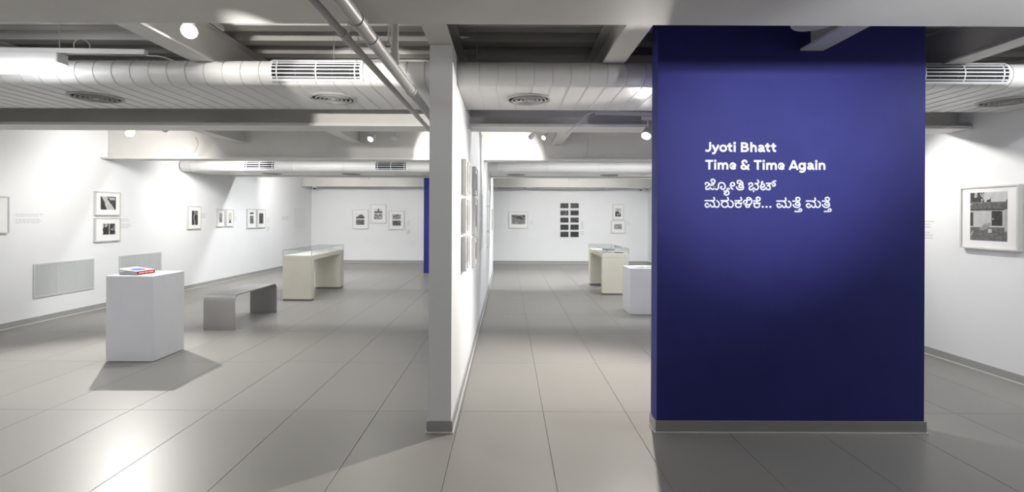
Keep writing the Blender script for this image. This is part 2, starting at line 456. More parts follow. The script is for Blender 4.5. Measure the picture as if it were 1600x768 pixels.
# ------------------------------------------------------------------ pipes
def pipe(x, z, r, label, joints):
    t = thing('ceiling_pipe', label, 'pipe', (x, 0, z))
    MB().tube([(0, -1.0, 0), (0, 12.2, 0)], r, 20).build('pipe_run', M['pipe'], t, True)
    for y in joints:
        MB().tube([(0, y, 0), (0, y + 0.07, 0)], r + 0.0035, 20).build('coupling', M['pipe'], t, True)
    return t
p1 = pipe(-0.600, EYE + 0.775, 0.029, 'thick grey pipe running lengthwise beside the partition top', (1.95, 2.16, 3.05))
MB().tube([(0, 2.62, 0.029), (0, 2.62, ZD - EYE - 0.775)], 0.021, 16).build('riser', M['pipe'], p1, True)
MB().tube([(0, 2.62, 0.028), (0, 2.62, 0.085)], 0.025, 16).build('coupling', M['pipe'], p1, True)
p2 = pipe(-0.705, EYE + 0.775, 0.017, 'thin grey pipe running lengthwise next to the thick pipe', (2.1,))
# clamp that carries both pipes from the deck
t = thing('pipe_clamp', 'steel clamp bracket carrying two pipes below the deck', 'bracket', (-0.65, 2.33, EYE + 0.805))
MB().box(-0.11, 0.10, -0.012, 0.012, 0, 0.012).build('cross_bar', M['wire'], t)
for dx in (-0.100, 0.088): MB().tube([(dx, 0, 0.01), (dx, 0, ZD - EYE - 0.805)], 0.004, 8).build('rod', M['wire'], t)

# ------------------------------------------------------------------ lamps
def aim_matrix(d):
    return Vector(d).normalized().to_track_quat('Z', 'Y').to_matrix().to_4x4()

def spotlight(pos, aim, power, label, ang=60, blend=0.6, r=0.042, L=0.12, top=None, group=None, lens=True, soft=0.03, col=(1, 0.97, 0.93)):
    pos = Vector(pos); d = (Vector(aim) - pos).normalized()
    t = thing('spotlight', label, 'spotlight', pos, group=group)
    mx = aim_matrix(d)
    MB().lathe([(0.001, -L), (r * 0.55, -L), (r * 0.8, -L * 0.9), (r * 0.85, -L * 0.45), (r, -L * 0.35), (r, 0.0), (r * 0.9, 0.004), (r * 0.88, -0.006)], 20, mx).build('lamp_head', M['lamp'], t, True)
    MB().lathe([(0.001, -0.003), (r * 0.88, -0.003)], 20, mx).build('lens', M['lens'], t)
    zt = (top if top else pos.z + 0.16) - pos.z
    back = mx @ Vector((0, 0, -L * 0.5))
    MB().tube([back, (back.x, back.y, back.z + r * 1.5), (back.x, back.y, zt - 0.03)], 0.007, 8).build('stem', M['lamp'], t)
    MB().box(back.x - 0.055, back.x + 0.055, back.y - 0.018, back.y + 0.018, zt - 0.035, zt - 0.002).build('adapter', M['lamp'], t)
    ld = bpy.data.lights.new('spot', 'SPOT'); ld.energy = power * SPOT_K; ld.spot_size = math.radians(ang); ld.spot_blend = blend
    ld.shadow_soft_size = soft; ld.color = col
    lo = bpy.data.objects.new('spot_beam', ld); COL.objects.link(lo); lo.parent = t
    lo.location = d * 0.05; lo.rotation_euler = d.to_track_quat('-Z', 'Y').to_euler()
    return t

def track(p0, p1, label, m='track', hang=True, drop=(), cat='light track'):
    p0, p1 = Vector(p0), Vector(p1); t = thing('light_track', label, cat, (p0 + p1) / 2)
    h = (p1 - p0) / 2; L = h.length; ax = h.normalized()
    sd = ax.cross(Vector((0, 0, 1))).normalized()
    def slab(s0, s1, z0, z1, name, mm):
        mb = MB(); v = []
        for e in (-1, 1):
            for s, z in ((s0, z0), (s1, z0), (s1, z1), (s0, z1)): v.append(ax * L * e + sd * s + Vector((0, 0, z)))
        mb.add(v, [(0, 1, 2, 3), (4, 5, 6, 7), (0, 1, 5, 4), (1, 2, 6, 5), (2, 3, 7, 6), (3, 0, 4, 7)]); mb.build(name, mm, t)
    slab(-0.018, 0.018, 0, 0.032, 'rail', M[m]); slab(-0.006, 0.006, -0.001, 0.001, 'slot', M['slot'])
    for k in drop:
        q = ax * (L * k)
        MB().tube([q + Vector((0, 0, 0.03)), q + Vector((0, 0, ZD - t.location.z - 0.002))], 0.003, 6).build('drop_rod', M['wire'], t)
        MB().lathe([(0.02, 0.0), (0.026, 0.05), (0.001, 0.052)], 12, Matrix.Translation(q + Vector((0, 0, ZD - t.location.z - 0.054)))).build('canopy', M['lamp'], t, True)
    return t

def fill(x0, x1, y, label, wk=1.0, z=2.62):  # unseen fill lamp with its fitting, added to lift the room brightness
    t = thing('fill_light', label, 'fill light', ((x0 + x1) / 2, y, z), group='batten lights added out of view')
    h = (x1 - x0) / 2
    MB().bbox(-h, h, -0.04, 0.04, 0.02, 0.07).build('housing', M['lamp'], t)
    MB().box(-h + 0.01, h - 0.01, -0.032, 0.032, 0.004, 0.02).build('diffuser', M['fill_emit'], t)
    for dx in (-h * 0.7, h * 0.7): MB().tube([(dx, 0, 0.07), (dx, 0, ZD - z - 0.002)], 0.003, 6).build('hanger', M['wire'], t)
    ld = bpy.data.lights.new('fill_glow', 'AREA'); ld.shape = 'RECTANGLE'; ld.size = x1 - x0; ld.size_y = 0.07; ld.energy = FILL_W * wk * (x1 - x0)
    ld.color = (0.97, 0.985, 1.0)
    lo = bpy.data.objects.new('fill_glow', ld); COL.objects.link(lo); lo.parent = t; lo.location = (0, 0, 0.0)
    return t

# added fill lights, out of view, to brighten walls and floor
for (x0, x1, y, k, nm) in [
    (-4.3, -2.7, 5.22, 0.9, 'added batten light above the long wall, behind the second beam'),
    (-2.0, -0.8, 5.22, 0.45, 'added batten light beside the partition, behind the second beam'),
    (0.2, 2.6, 5.22, 0.6, 'added batten light over the corridor, behind the second beam'),
    (-4.3, -2.7, 8.02, 1.5, 'added batten light above the long wall, behind the third beam'),
    (-2.4, -0.9, 8.02, 0.8, 'added batten light beside the partition, behind the third beam'),
    (0.3, 3.6, 8.02, 1.0, 'added batten light over the corridor, behind the third beam'),
    (-4.7, -3.2, 11.28, 2.6, 'added batten light facing the end wall, behind the fourth beam'),
    (0.3, 3.8, 11.28, 2.0, 'added batten light over the corridor end, behind the fourth beam'),
    (-4.6, -2.6, 2.36, 0.7, 'added batten light above the long wall, behind the first beam'),
    (3.3, 4.2, 2.9, 1.6, 'added batten light over the aisle right of the navy wall'),
    (-4.6, -1.4, -1.0, 0.42, 'added batten light over the entrance floor')]:
    fill(x0, x1, y, nm, k)

# lamps in view, and unseen ones inferred from what they light
track((-2.02, 2.25, 2.715), (-2.02, 3.50, 2.715), 'white lighting track fixed along a joist left of the pipes', drop=(0.4, -0.4))
spotlight((-2.01, 3.13, 2.575), (-1.2, 1.2, 0.9), 40, 'glaring spotlight on the track along the joist', ang=80, r=0.05, top=2.714)
spotlight((-1.99, 2.45, 2.57), (-1.55, 3.6, 2.62), 34, 'spotlight on the joist track washing the ribbed duct', ang=80, blend=0.7, top=2.714)
spotlight((-1.15, 1.15, 1.98), (-1.15, 4.85, 2.33), 260, 'spotlight in the entrance bay lighting the second beam', ang=24, blend=0.25, top=ZD)
track((-3.95, 3.36, 2.515), (-2.45, 3.36, 2.500), 'white suspended lighting track in front of the wide duct', drop=(0.22,))
t = thing('linear_floodlight', 'glowing linear floodlight hung on the suspended track', 'floodlight', (-3.23, 3.33, 2.40))
MB().bbox(-0.235, 0.235, -0.035, 0.055, 0.030, 0.098).build('housing', M['lamp'], t)
MB().prism([(-0.048, 0.010), (-0.020, -0.030), (0.040, -0.030), (0.050, 0.030), (-0.045, 0.030)], 'x', -0.215, 0.215).build('diffuser', M['tube'], t)
ld = bpy.data.lights.new('flood_glow', 'AREA'); ld.shape = 'RECTANGLE'; ld.size = 0.42; ld.size_y = 0.06; ld.energy = 12; ld.color = (0.90, 0.93, 1.0)
lo = bpy.data.objects.new('flood_glow', ld); COL.objects.link(lo); lo.parent = t; lo.location = (0, -0.06, -0.04); lo.rotation_euler = (math.radians(-35), 0, 0)

spotlight((-4.83, 6.34, 2.455), (-3.5, 3.5, 0.0), 300, 'bright spotlight behind the second beam near the long wall', ang=88, blend=0.75, r=0.05, top=2.70, soft=0.02)
spotlight((-4.45, 6.43, 2.52), (-6.15, 7.6, 1.3), 100, 'added wash spotlight aimed at the stacked pair of frames', ang=130, blend=1.0, soft=0.15, top=2.70)  # wash lamp added to brighten the long wall, not in view
track((-5.6, 6.395, 2.70), (-3.4, 6.395, 2.70), 'white lighting track between second and third beams, near the long wall', drop=(-0.7, 0.7))
spotlight((-1.86, 6.72, 2.455), (-2.3, 5.4, 1.3), 30, 'small bright spotlight facing the entrance, left of the partition', ang=90, blend=0.6, r=0.042, top=2.66)
spotlight((-1.50, 6.80, 2.47), (-0.8, 7.7, 2.36), 34, 'small spotlight lighting the third beam beside the partition', ang=75, blend=0.3, r=0.04, top=2.66)
track((-3.0, 6.757, 2.66), (-1.2, 6.757, 2.66), 'white lighting track between joists left of the partition', drop=(0.0,))
spotlight((0.47, 6.54, 2.455), (-0.36, 5.7, 1.7), 18, 'small spotlight facing the frames on the partition', ang=100, blend=0.6, r=0.032, top=2.66)
spotlight((0.30, 6.60, 2.47), (-0.15, 7.6, 2.2), 40, 'small spotlight lighting the third beam over the corridor', ang=85, blend=0.3, r=0.032, top=2.66)
track((0.1, 6.565, 2.66), (1.7, 6.565, 2.66), 'white lighting track above the corridor', drop=(0.6,))
track((0.82, 4.65, 2.375), (1.75, 4.65, 2.355), 'white lighting track over the corridor, beside the navy wall', drop=(0.5,))
spotlight((1.29, 4.63, 2.175), (0.1, 3.0, 0.0), 190, 'round spotlight under the corridor track, facing the entrance', ang=135, blend=0.6, r=0.047, top=2.362, soft=0.02, col=(1.0, 0.94, 0.87))
# entrance bay lamps facing the navy wall
track((0.4, 0.40, 2.34), (3.0, 0.40, 2.34), 'white lighting track in the entrance bay facing the navy wall', drop=(-0.8, 0.8))
spotlight((1.35, 0.46, 2.10), (1.68, 3.27, 1.86), 135, 'spotlight in the entrance bay lighting the white title lettering', ang=44, blend=1.0, top=2.34, col=(0.93, 0.94, 1.0))
spotlight((2.60, 1.22, 2.125), (2.15, 2.05, 2.26), 60, 'spotlight in the entrance bay grazing the underside of the first beam', ang=95, blend=0.8, top=ZD, col=(0.95, 0.97, 1.0))
# added wash spotlights, out of view, to brighten the walls and pictures
spotlight((3.3, 5.35, 2.45), (4.4, 4.6, 1.4), 62, 'added wash spotlight aimed at the large framed house photograph', ang=80, blend=0.8, top=ZD)
spotlight((-4.6, 8.55, 2.48), (-6.1, 10.3, 1.4), 90, 'added wash spotlight aimed at the narrow paired frames', ang=130, blend=1.0, soft=0.15, top=ZD)
spotlight((-4.9, 11.6, 2.45), (-5.95, 13.9, 1.8), 60, 'added wash spotlight aimed at the pale text panel', ang=110, blend=1.0, top=ZD)
spotlight((-3.6, 11.7, 2.45), (-3.9, 15.0, 1.4), 66, 'added wash spotlight aimed at three frames on the end wall', ang=80, blend=0.8, top=ZD)
spotlight((1.4, 11.7, 2.45), (1.9, 15.0, 1.5), 85, 'added wash spotlight aimed at the grid of dark prints', ang=85, blend=0.8, top=ZD)
# downlight can in front of the navy wall
t = thing('downlight_can', 'round white downlight can half hidden by the first beam', 'downlight', (1.76, 2.86, EYE + 1.112))
MB().lathe([(0.001, 0.012), (0.095, 0.010), (0.11, 0.0), (0.118, 0.008), (0.118, ZD - EYE - 1.115), (0.001, ZD - EYE - 1.115)], 32).build('can', M['lamp'], t, True)

# ------------------------------------------------------------------ cables
def cable(pts, r, label, seg=6):
    P = smooth_path(pts, seg); o = P[0].copy()
    c = MB().tube([p - o for p in P], r, 6).build('cable', M['cable'], None, True); c.location = o
    return tag(c, label, 'cable', 'loose lighting cables')
cable([at(229, 87, 3.36), at(250, 88, 3.37), at(268, 94, 3.40), at(280, 101, 3.44)], 0.004, 'white cable leaving the end of the suspended track')
cable([at(141, 78, 3.37), at(139, 68, 3.37), at(127, 60, 3.37), at(116, 66, 3.37), at(116, 76, 3.37)], 0.003, 'looped thin cable above the suspended track')
cable([at(932, 174, 4.59), at(916, 180, 4.60), at(898, 197, 4.62), at(888, 205, 4.66), at(884, 209, 4.68)], 0.005, 'pale cable drooping from the corridor track')
cable([at(852, 218, 7.45), at(851, 232, 7.47), at(856, 242, 7.47), at(866, 246, 7.47)], 0.006, 'thin looping cable below the small corridor spotlight')
cable([at(919, 214, 7.45), at(919, 230, 7.47), at(917, 241, 7.47), at(910, 246, 7.47)], 0.006, 'thin vertical cable over the corridor')
cable([at(305, 214, 7.3), at(309, 222, 7.35), at(306, 234, 7.4), at(298, 243, 7.45)], 0.006, 'thin cable hanging near the long wall')

# ------------------------------------------------------------------ far fittings
def dome(x, y, z, label):
    t = thing('dome_camera', label, 'camera', (x, y, z), group='security cameras under the end beam')
    MB().lathe([(0.001, 0.0), (0.062, 0.0), (0.062, -0.03), (0.05, -0.04)], 20).build('housing', M['lamp'], t, True)
    MB().lathe([(0.048, -0.038), (0.042, -0.062), (0.024, -0.078), (0.001, -0.082)], 20).build('dome', M['dark'], t, True)
    return t
dome(-5.62, 14.45, ZB, 'small dome security camera by the long wall corner')
dome(3.88, 14.45, ZB, 'small dome security camera above the corridor end')
for x, l in ((-4.15, 'small white box on the end beam, left bay'), (1.90, 'small white box on the end beam, above the dark prints')):
    t = thing('junction_box', l, 'box', (x, 14.42, 2.47))
    MB().bbox(-0.13, 0.13, -0.04, 0.018, 0, 0.075, 0.006).build('case', M['lamp'], t)
    MB().bbox(-0.11, 0.11, -0.046, -0.04, 0.012, 0.063, 0.003).build('cover', M['frame'], t)
for x0, x1, l in ((-2.4, -0.9, 'thin lighting track under the end beam, beside the navy end wall'), (-0.3, 0.55, 'thin lighting track under the end beam, above the single frame'), (0.85, 2.85, 'long thin lighting track under the end beam, over the dark prints')):
    track((x0, 14.56, ZB - 0.0325), (x1, 14.56, ZB - 0.0325), l, m='diff')

# ------------------------------------------------------------------ title lettering
YW = BY0
title = thing('title_lettering', 'white vinyl exhibition title in English and Kannada', 'lettering', (at(1102, 332, YW).x, YW, at(1102, 332, YW).z))
def title_local(px, py):
    p = at(px, py, YW); return (p.x - title.location.x, p.z - title.location.z)
# Kannada strokes, in 1/24 pixel of the survey crop with the given origin
MA = [[(175, 260), (320, 260), (460, 260), (525, 225), (505, 135)],
      [(300, 405), (290, 370), (245, 358), (200, 390), (195, 445), (245, 497), (310, 490), (350, 455), (372, 415), (400, 462), (455, 500), (512, 470), (528, 400), (500, 320), (420, 265)],
      [(540, 460), (590, 497), (650, 490), (700, 440), (710, 370), (680, 305), (612, 258)]]
TTE = [[(775, 260), (900, 258), (1000, 250), (1045, 205), (1025, 145), (965, 122), (908, 150), (905, 195), (940, 198)],
       [(795, 390), (820, 450), (890, 495), (970, 497), (1035, 455), (1048, 390), (1015, 318), (945, 318), (885, 350), (895, 400), (950, 412), (1010, 395)],
       [(1000, 255), (1020, 320)],
       [(850, 650), (960, 650), (1060, 648), (1110, 610), (1095, 562), (1050, 556), (1012, 590), (1015, 640)]]
def ell(cx, cy, rx, ry): return [(cx + rx * math.cos(a * PI / 8), cy + ry * math.sin(a * PI / 8)) for a in range(17)]
LINE3 = [((1096, 276), [
    [(152, 295), (145, 245), (205, 213), (270, 240), (285, 295), (230, 345), (165, 395), (178, 458), (240, 470), (298, 440), (325, 395), (352, 440), (410, 470), (465, 440), (482, 360), (490, 425), (545, 468), (605, 458), (635, 400), (638, 300), (680, 238), (750, 218), (830, 245), (882, 325), (880, 405), (840, 460), (780, 467), (728, 425), (735, 370), (775, 375)],
    [(395, 165), (360, 155), (375, 108), (435, 93), (490, 130), (500, 185), (465, 222), (370, 235)],
    [(275, 255), (335, 303), (400, 312), (452, 275), (467, 228)],
    [(1050, 468), (1015, 435), (965, 448), (968, 500), (1018, 560), (1030, 620), (990, 668), (930, 682), (868, 662), (862, 622), (920, 585), (928, 543), (885, 528), (842, 562)],
    [(1105, 322), (1150, 338), (1205, 332), (1240, 288), (1215, 235), (1150, 218), (1095, 258), (1085, 330), (1120, 420), (1180, 470)],
    [(1490, 228), (1415, 252), (1345, 222), (1345, 165), (1410, 140), (1490, 165), (1535, 220), (1545, 290), (1525, 325)],
    [(1308, 370), (1330, 430), (1400, 480), (1480, 482), (1552, 455), (1572, 390), (1540, 325), (1470, 303), (1410, 330), (1412, 382), (1460, 400), (1525, 388)]]),
  ((1156, 276), [
    [(350, 312), (335, 265), (395, 230), (460, 250), (475, 310), (410, 360), (350, 410), (370, 475), (430, 482), (490, 440), (514, 400), (540, 440), (600, 482), (660, 462), (692, 400), (680, 330), (640, 285), (560, 248)],
    [(565, 245), (640, 252), (695, 225), (698, 170), (660, 115)],
    [(515, 505), (515, 562)],
    [(868, 183), (815, 195), (828, 250), (885, 272), (922, 320), (902, 368), (850, 380), (800, 378)],
    [(825, 262), (780, 340), (790, 430), (850, 482), (920, 470), (970, 408), (1010, 460), (1070, 484), (1130, 450), (1132, 390), (1090, 345), (1020, 332)],
    [(982, 245), (1080, 245), (1180, 245)],
    [(1105, 248), (1112, 300), (1050, 328)],
    [(1352, 160), (1265, 168), (1212, 235), (1220, 310), (1270, 348), (1322, 312), (1310, 255), (1255, 238), (1205, 262)]])]
LINE4 = [((1096, 303), [
    [(125, 245), (280, 245), (440, 245), (490, 205), (458, 118)],
    [(255, 390), (240, 355), (190, 345), (145, 385), (150, 445), (195, 487), (260, 477), (308, 435), (330, 395), (352, 440), (402, 482), (460, 462), (482, 400), (460, 310), (370, 252)],
    [(490, 440), (530, 482), (600, 487), (652, 440), (664, 370), (632, 290), (570, 243)],
    [(722, 245), (850, 245), (960, 245), (1010, 205), (972, 120)],
    ell(875, 378, 122, 112),
    [(1000, 450), (1060, 487), (1120, 487), (1178, 440), (1190, 365), (1155, 290), (1085, 243)]]),
  ((1146, 303), [
    [(50, 250), (140, 250), (225, 248), (292, 228), (303, 180), (262, 118)],
    [(190, 250), (190, 335)], [(52, 337), (318, 337)], ell(182, 415, 104, 80),
    [(395, 345), (465, 348), (502, 305), (490, 248), (430, 238), (385, 270), (378, 330), (430, 385), (520, 402), (612, 385), (672, 330), (684, 245), (650, 172), (565, 130), (512, 150), (505, 200), (560, 225), (630, 190)],
    [(468, 400), (465, 460), (525, 492), (592, 468), (602, 400)],
    [(748, 257), (850, 256), (935, 250), (988, 215), (985, 150), (920, 115), (862, 140), (860, 190), (900, 192)],
    [(880, 256), (880, 338)], [(748, 342), (1005, 342)], ell(875, 420, 104, 80),
    ('dot', 1097, 477, 40), ('dot', 1238, 477, 40), ('dot', 1380, 477, 40)]),
  ((1206, 303), MA + TTE), ((1252, 303), MA + TTE)]
# Latin strokes, in 1/12.308 pixel of the survey crop
def sh(sts, dx, dy): return [('dot', q[1] + dx, q[2] + dy, q[3]) if q[0] == 'dot' else [(p[0] + dx, p[1] + dy) for p in q] for q in sts]
LA = [[(1098, 158), (1120, 146), (1150, 142), (1178, 156), (1188, 190), (1188, 228), (1200, 243), (1224, 243)], [(1188, 196), (1140, 192), (1108, 210), (1110, 236), (1145, 244), (1188, 220)]]
LT = [[(540, 90), (540, 150), (540, 205), (555, 236), (592, 240)], [(493, 144), (592, 144)]]
LM = [[(330, 466), (330, 600)], [(330, 525), (348, 490), (378, 481), (404, 498), (410, 540), (410, 600)], [(410, 525), (430, 490), (462, 481), (490, 498), (497, 540), (497, 600)]]
LE = [[(558, 535), (600, 535), (645, 535), (640, 502), (606, 480), (572, 492), (557, 533), (572, 570), (610, 582), (658, 570)]]
LTI = [[(73, 432), (222, 432)], [(150, 432), (150, 600)]]
LI = [[(263, 468), (263, 600)], ('dot', 263, 432, 25)]
LINE1 = [((1096, 216), [
    [(166, 72), (166, 130), (166, 195), (150, 230), (115, 240), (75, 230)],
    [(213, 124), (268, 245)], [(327, 124), (270, 245), (248, 282), (205, 286)],
    ell(418, 190, 57, 51)] + LT + [[(637, 128), (637, 262)], ('dot', 637, 92, 26),
    [(776, 74), (776, 264)], [(776, 97), (835, 97), (872, 115), (870, 148), (835, 165), (776, 165)], [(835, 165), (880, 180), (890, 215), (855, 241), (776, 241)],
    [(957, 74), (957, 264)], [(957, 190), (978, 152), (1010, 142), (1038, 162), (1044, 205), (1044, 264)]] + LA + sh(LT, 728, 3) + sh(LT, 842, 3))]
LINE2 = [((1096, 216), LTI + LI + LM + LE + [
    [(870, 472), (852, 434), (815, 428), (786, 452), (805, 495), (850, 545), (915, 602)], [(822, 500), (780, 528), (770, 562), (800, 584), (850, 580), (888, 548), (906, 500)]]
    + sh(LTI, 932, 4) + sh(LI, 932, 4) + sh(LM, 932, 4)),
  ((1180, 216), sh(LE, -103, 4) + [
    [(658, 606), (738, 424)], [(738, 424), (815, 606)], [(690, 556), (788, 556)],
    ell(898, 535, 50, 51), [(952, 466), (952, 530), (952, 595), (935, 630), (895, 642), (850, 628)]] + sh(LA, -88, 343)
    + [[(1172, 472), (1172, 605)], ('dot', 1172, 440, 25), [(1238, 470), (1238, 605)], [(1238, 530), (1258, 496), (1290, 486), (1320, 505), (1328, 545), (1328, 605)]])]
def strokes(groups, split, S=24.0, hw=1.12, ext=0.35):
    HW = hw / FPX * YW; lay = 0
    line = bpy.data.objects.new('text_line', None); COL.objects.link(line); line.parent = title
    for ((ox, oy), sts), sizes in zip(groups, split):
        it = iter(sts)
        for cnt in sizes:
            mb = MB()
            for _ in range(cnt):
                st = next(it)
                lay += 1; yv = -0.0008 - 0.00001 * lay
                if st[0] == 'dot':
                    c = title_local(ox + st[1] / S, oy + st[2] / S); r = st[3] / S / FPX * YW
                    mb.add([(c[0] + r * math.cos(k * PI / 8), yv, c[1] + r * math.sin(k * PI / 8)) for k in range(16)], [tuple(range(16))]); continue
                P = smooth_path([title_local(ox + p[0] / S, oy + p[1] / S) for p in st], 5)
                L = []; R = []
                for i, p in enumerate(P):
                    t = (P[min(i + 1, len(P) - 1)] - P[max(i - 1, 0)]); t = t.normalized() if t.length > 0 else Vector((1, 0))
                    n = Vector((-t.y, t.x)) * HW
                    if i == 0: p = p - t * HW * ext
                    if i == len(P) - 1: p = p + t * HW * ext
                    L.append(p + n); R.append(p - n)
                v = [(q.x, yv, q.y) for q in L] + [(q.x, yv, q.y) for q in R]; k = len(P)
                mb.add(v, [(i, i + 1, k + i + 1, k + i) for i in range(k - 1)])
            o = mb.build('letter', M['text'], line)
            sm = o.modifiers.new('thick', 'SOLIDIFY'); sm.thickness = 0.0006; sm.offset = 0
strokes(LINE1, [(1, 2, 1, 2, 2, 3, 2, 2, 2, 2)], 12.308, 1.62, 0.0)
strokes(LINE2, [(2, 2, 3, 1, 2, 2, 2, 3), (1, 3, 2, 2, 2, 2)], 12.308, 1.62, 0.0)
strokes(LINE3, [(4, 1, 2), (3, 5)]); strokes(LINE4, [(3, 3), (4, 2, 4, 1, 1, 1), (3, 4), (3, 4)])

# ------------------------------------------------------------------ photographs
def fbm(x, y, s, sc): return noise.fractal(Vector((x * sc, y * sc, s * 7.31)), 0.9, 2.1, 4)
def print_part(parent, name, x0, x1, z0, z1, yv, nx, ny, fn):
    """flat print: a fine grid whose ink colour is computed per cell, fn(u,v) with u right, v up"""
    v = []; f = []; cols = []
    for j in range(ny + 1):
        for i in range(nx + 1): v.append((x0 + (x1 - x0) * i / nx, yv, z0 + (z1 - z0) * j / ny))
    for j in range(ny):
        for i in range(nx):
            a = j * (nx + 1) + i; f.append((a, a + 1, a + nx + 2, a + nx + 1))
            c = fn((i + 0.5) / nx, (j + 0.5) / ny)
            if not isinstance(c, tuple): c = (c, c, c)
            cols.append(tuple(max(0.004, min(0.85, q)) for q in c) + (1.0,))
    me = bpy.data.meshes.new(name); me.from_pydata(v, [], f)
    ca = me.attributes.new('ink', 'FLOAT_COLOR', 'FACE')
    for k, c in enumerate(cols): ca.data[k].color = c
    me.materials.append(M['print'])
    o = bpy.data.objects.new(name, me); COL.objects.link(o); o.parent = parent
    return o
def framed(loc, rz, W, H, prints, label, group=None, lip=0.016, dep=0.034, name='framed_photograph', mount=True):
    """loc: bottom centre on the wall; prints: list of (cx, cz, w, h, nx, ny, fn) in fractions of the frame"""
    t = thing(name, label, 'picture frame', loc, rz, group)
    h = W / 2; g = 0.002
    mb = MB()
    def ringbox(xa, xb, za, zb): mb.box(xa, xb, -dep, -g, za, zb)
    ringbox(-h, h, 0, lip); ringbox(-h, h, H - lip, H); ringbox(-h, -h + lip, lip, H - lip); ringbox(h - lip, h, lip, H - lip)
    mb.build('frame', M['frame'], t)
    MB().box(-h + lip, h - lip, -dep + 0.010, -g, lip, H - lip).build('mount_board', M['mount'], t)
    for (cx, cz, ww, hh, nx, ny, fn) in prints:
        print_part(t, 'print', (cx - 0.5 - ww / 2) * W, (cx - 0.5 + ww / 2) * W, (cz - hh / 2) * H, (cz + hh / 2) * H, -dep + 0.0088, nx, ny, fn)
    return t

def smoothstep(a, b, x):
    t = max(0, min(1, (x - a) / (b - a))); return t * t * (3 - 2 * t)
def house(u, v):
    n = fbm(u, v, 1, 9)
    c = 0.52 + 0.04 * n                                        # sky
    if u < 0.36 + 0.08 * fbm(u, v, 4, 14) and v > 0.72 + 0.1 * u: c = 0.035 + 0.06 * max(0, fbm(u, v, 2, 25)) if fbm(u, v, 3, 10) > -0.35 else 0.45
    if 0.66 < v < 0.80 - 0.05 * (u < 0.05) : c = 0.115 + 0.09 * fbm(u * 3, v, 5, 22) + (0.05 if v > 0.775 else 0)
    if u > 0.86 and 0.66 < v < 0.66 + (u - 0.80) * 0.95: c = 0.10 + 0.04 * n
    if 0.625 < v <= 0.66: c = 0.05 + 0.03 * n                  # eave shadow of the printed scene
    if 0.28 < v <= 0.625: c = 0.47 + 0.05 * n
    if 0.30 < v < 0.585 and u < 0.085: c = 0.04
    if 0.315 < v < 0.61 and 0.60 < u < 0.87: c = 0.022 + 0.03 * abs(n)
    if 0.315 < v < 0.61 and (0.585 < u < 0.60 or 0.87 < u < 0.885): c = 0.25
    if u > 0.93 and 0.2 < v < 0.64: c = 0.40 + 0.05 * n
    if v <= 0.28 and not (u > 0.93 and v > 0.2): c = 0.115 + 0.07 * fbm(u, v * 3, 8, 14) + 0.05 * (0.28 - v)
    if 0.455 < u < 0.56 and 0.795 < v < 0.83 + 0.3 * (u - 0.455): c = 0.03
    if 0.555 < u < 0.575 and 0.8 < v < 0.89: c = 0.04
    if ((u - 0.42) / 0.15) ** 2 + ((v - 0.285 - (u - 0.42) * 0.35) / 0.06) ** 2 < 1: c = 0.26 + 0.12 * fbm(u, v, 9, 30)
    if 0.50 < u < 0.60 and 0.165 < v < 0.25: c = 0.50 - 1.2 * abs(u - 0.54)
    if 0.02 < u < 0.09 and 0.1 < v < 0.2 and abs((u - 0.02) * 1.4 - (v - 0.1)) < 0.02: c = 0.5
    if 0.62 < u < 0.66 and 0.435 < v < 0.465: c = 0.35
    return c
def blotch(seed, base=0.12, amp=0.35, sc=5):
    return lambda u, v: base + amp * fbm(u, v, seed, sc)
def figure(u, v):
    c = 0.035 + 0.10 * max(0, fbm(u, v, 21, 9))
    if abs(u - 0.45 - 0.45 * (0.5 - v)) < 0.16 + 0.1 * (1 - v) * (v < 0.45): c = 0.5 + 0.15 * fbm(u, v, 22, 8)
    if v > 0.72 and 0.18 < u < 0.95 and abs(v - 0.84) < 0.09: c = 0.48 + 0.1 * fbm(u, v, 23, 8)
    if (u - 0.52) ** 2 + (v - 0.8) ** 2 < 0.006: c = 0.06
    return c
def halfdark(seed, edge):
    def fn(u, v):
        c = 0.03 + 0.05 * max(0, fbm(u, v, seed, 8))
        if fbm(u, v, seed + 1, 3) + edge * (u - 0.5) + 0.4 * (v - 0.5) > 0.35: c = 0.5
        return c
    return fn
def strips(u, v):
    c = 0.03 + 0.05 * max(0, fbm(u, v, 31, 9))
    if abs(u - 0.42 - 0.08 * math.sin(v * 9)) < 0.06: c = 0.45
    if u > 0.6 and v > 0.7: c = 0.2 + 0.3 * fbm(u, v, 32, 12)
    return c
def hut(seed, peak):
    def fn(u, v):
        h = 0.35 + 0.55 * max(0, 1 - abs(u - peak) * 2.1) + 0.15 * fbm(u, 0, seed, 7)
        if v < h: return 0.06 + 0.12 * max(0, fbm(u, v, seed + 1, 9))
        return 0.72
    return fn
def tower(u, v):
    if abs(u - 0.52) < 0.09 and v > 0.45: return 0.05
    if v < 0.55 - 0.3 * abs(u - 0.5): return 0.10 + 0.25 * max(0, fbm(u, v, 41, 8))
    return 0.72
def duskfig(tone):
    def fn(u, v):
        if (u - 0.5) ** 2 * 6 + (v - 0.3) ** 2 * 2.2 < 0.18 * (1.1 - v): return 0.05 + 0.1 * max(0, fbm(u, v, 52, 9))
        g = 0.55 + 0.15 * fbm(u, v, 53, 4); return (g * tone[0], g * tone[1], g * tone[2])
    return fn
def reclining(u, v):
    c = 0.22 + 0.22 * fbm(u, v, 61, 7) + 0.1 * (0.5 - v)
    if ((u - 0.58) / 0.26) ** 2 + ((v - 0.66 + 0.1 * math.sin(u * 9)) / 0.14) ** 2 < 1: c = 0.02 + 0.04 * abs(fbm(u, v, 62, 12))
    if abs(v - 0.78 + 0.25 * (u - 0.15)) < 0.035 and 0.12 < u < 0.45: c = 0.05
    if v > 0.85 and (u < 0.14 or u > 0.9): c = 0.04
    return c
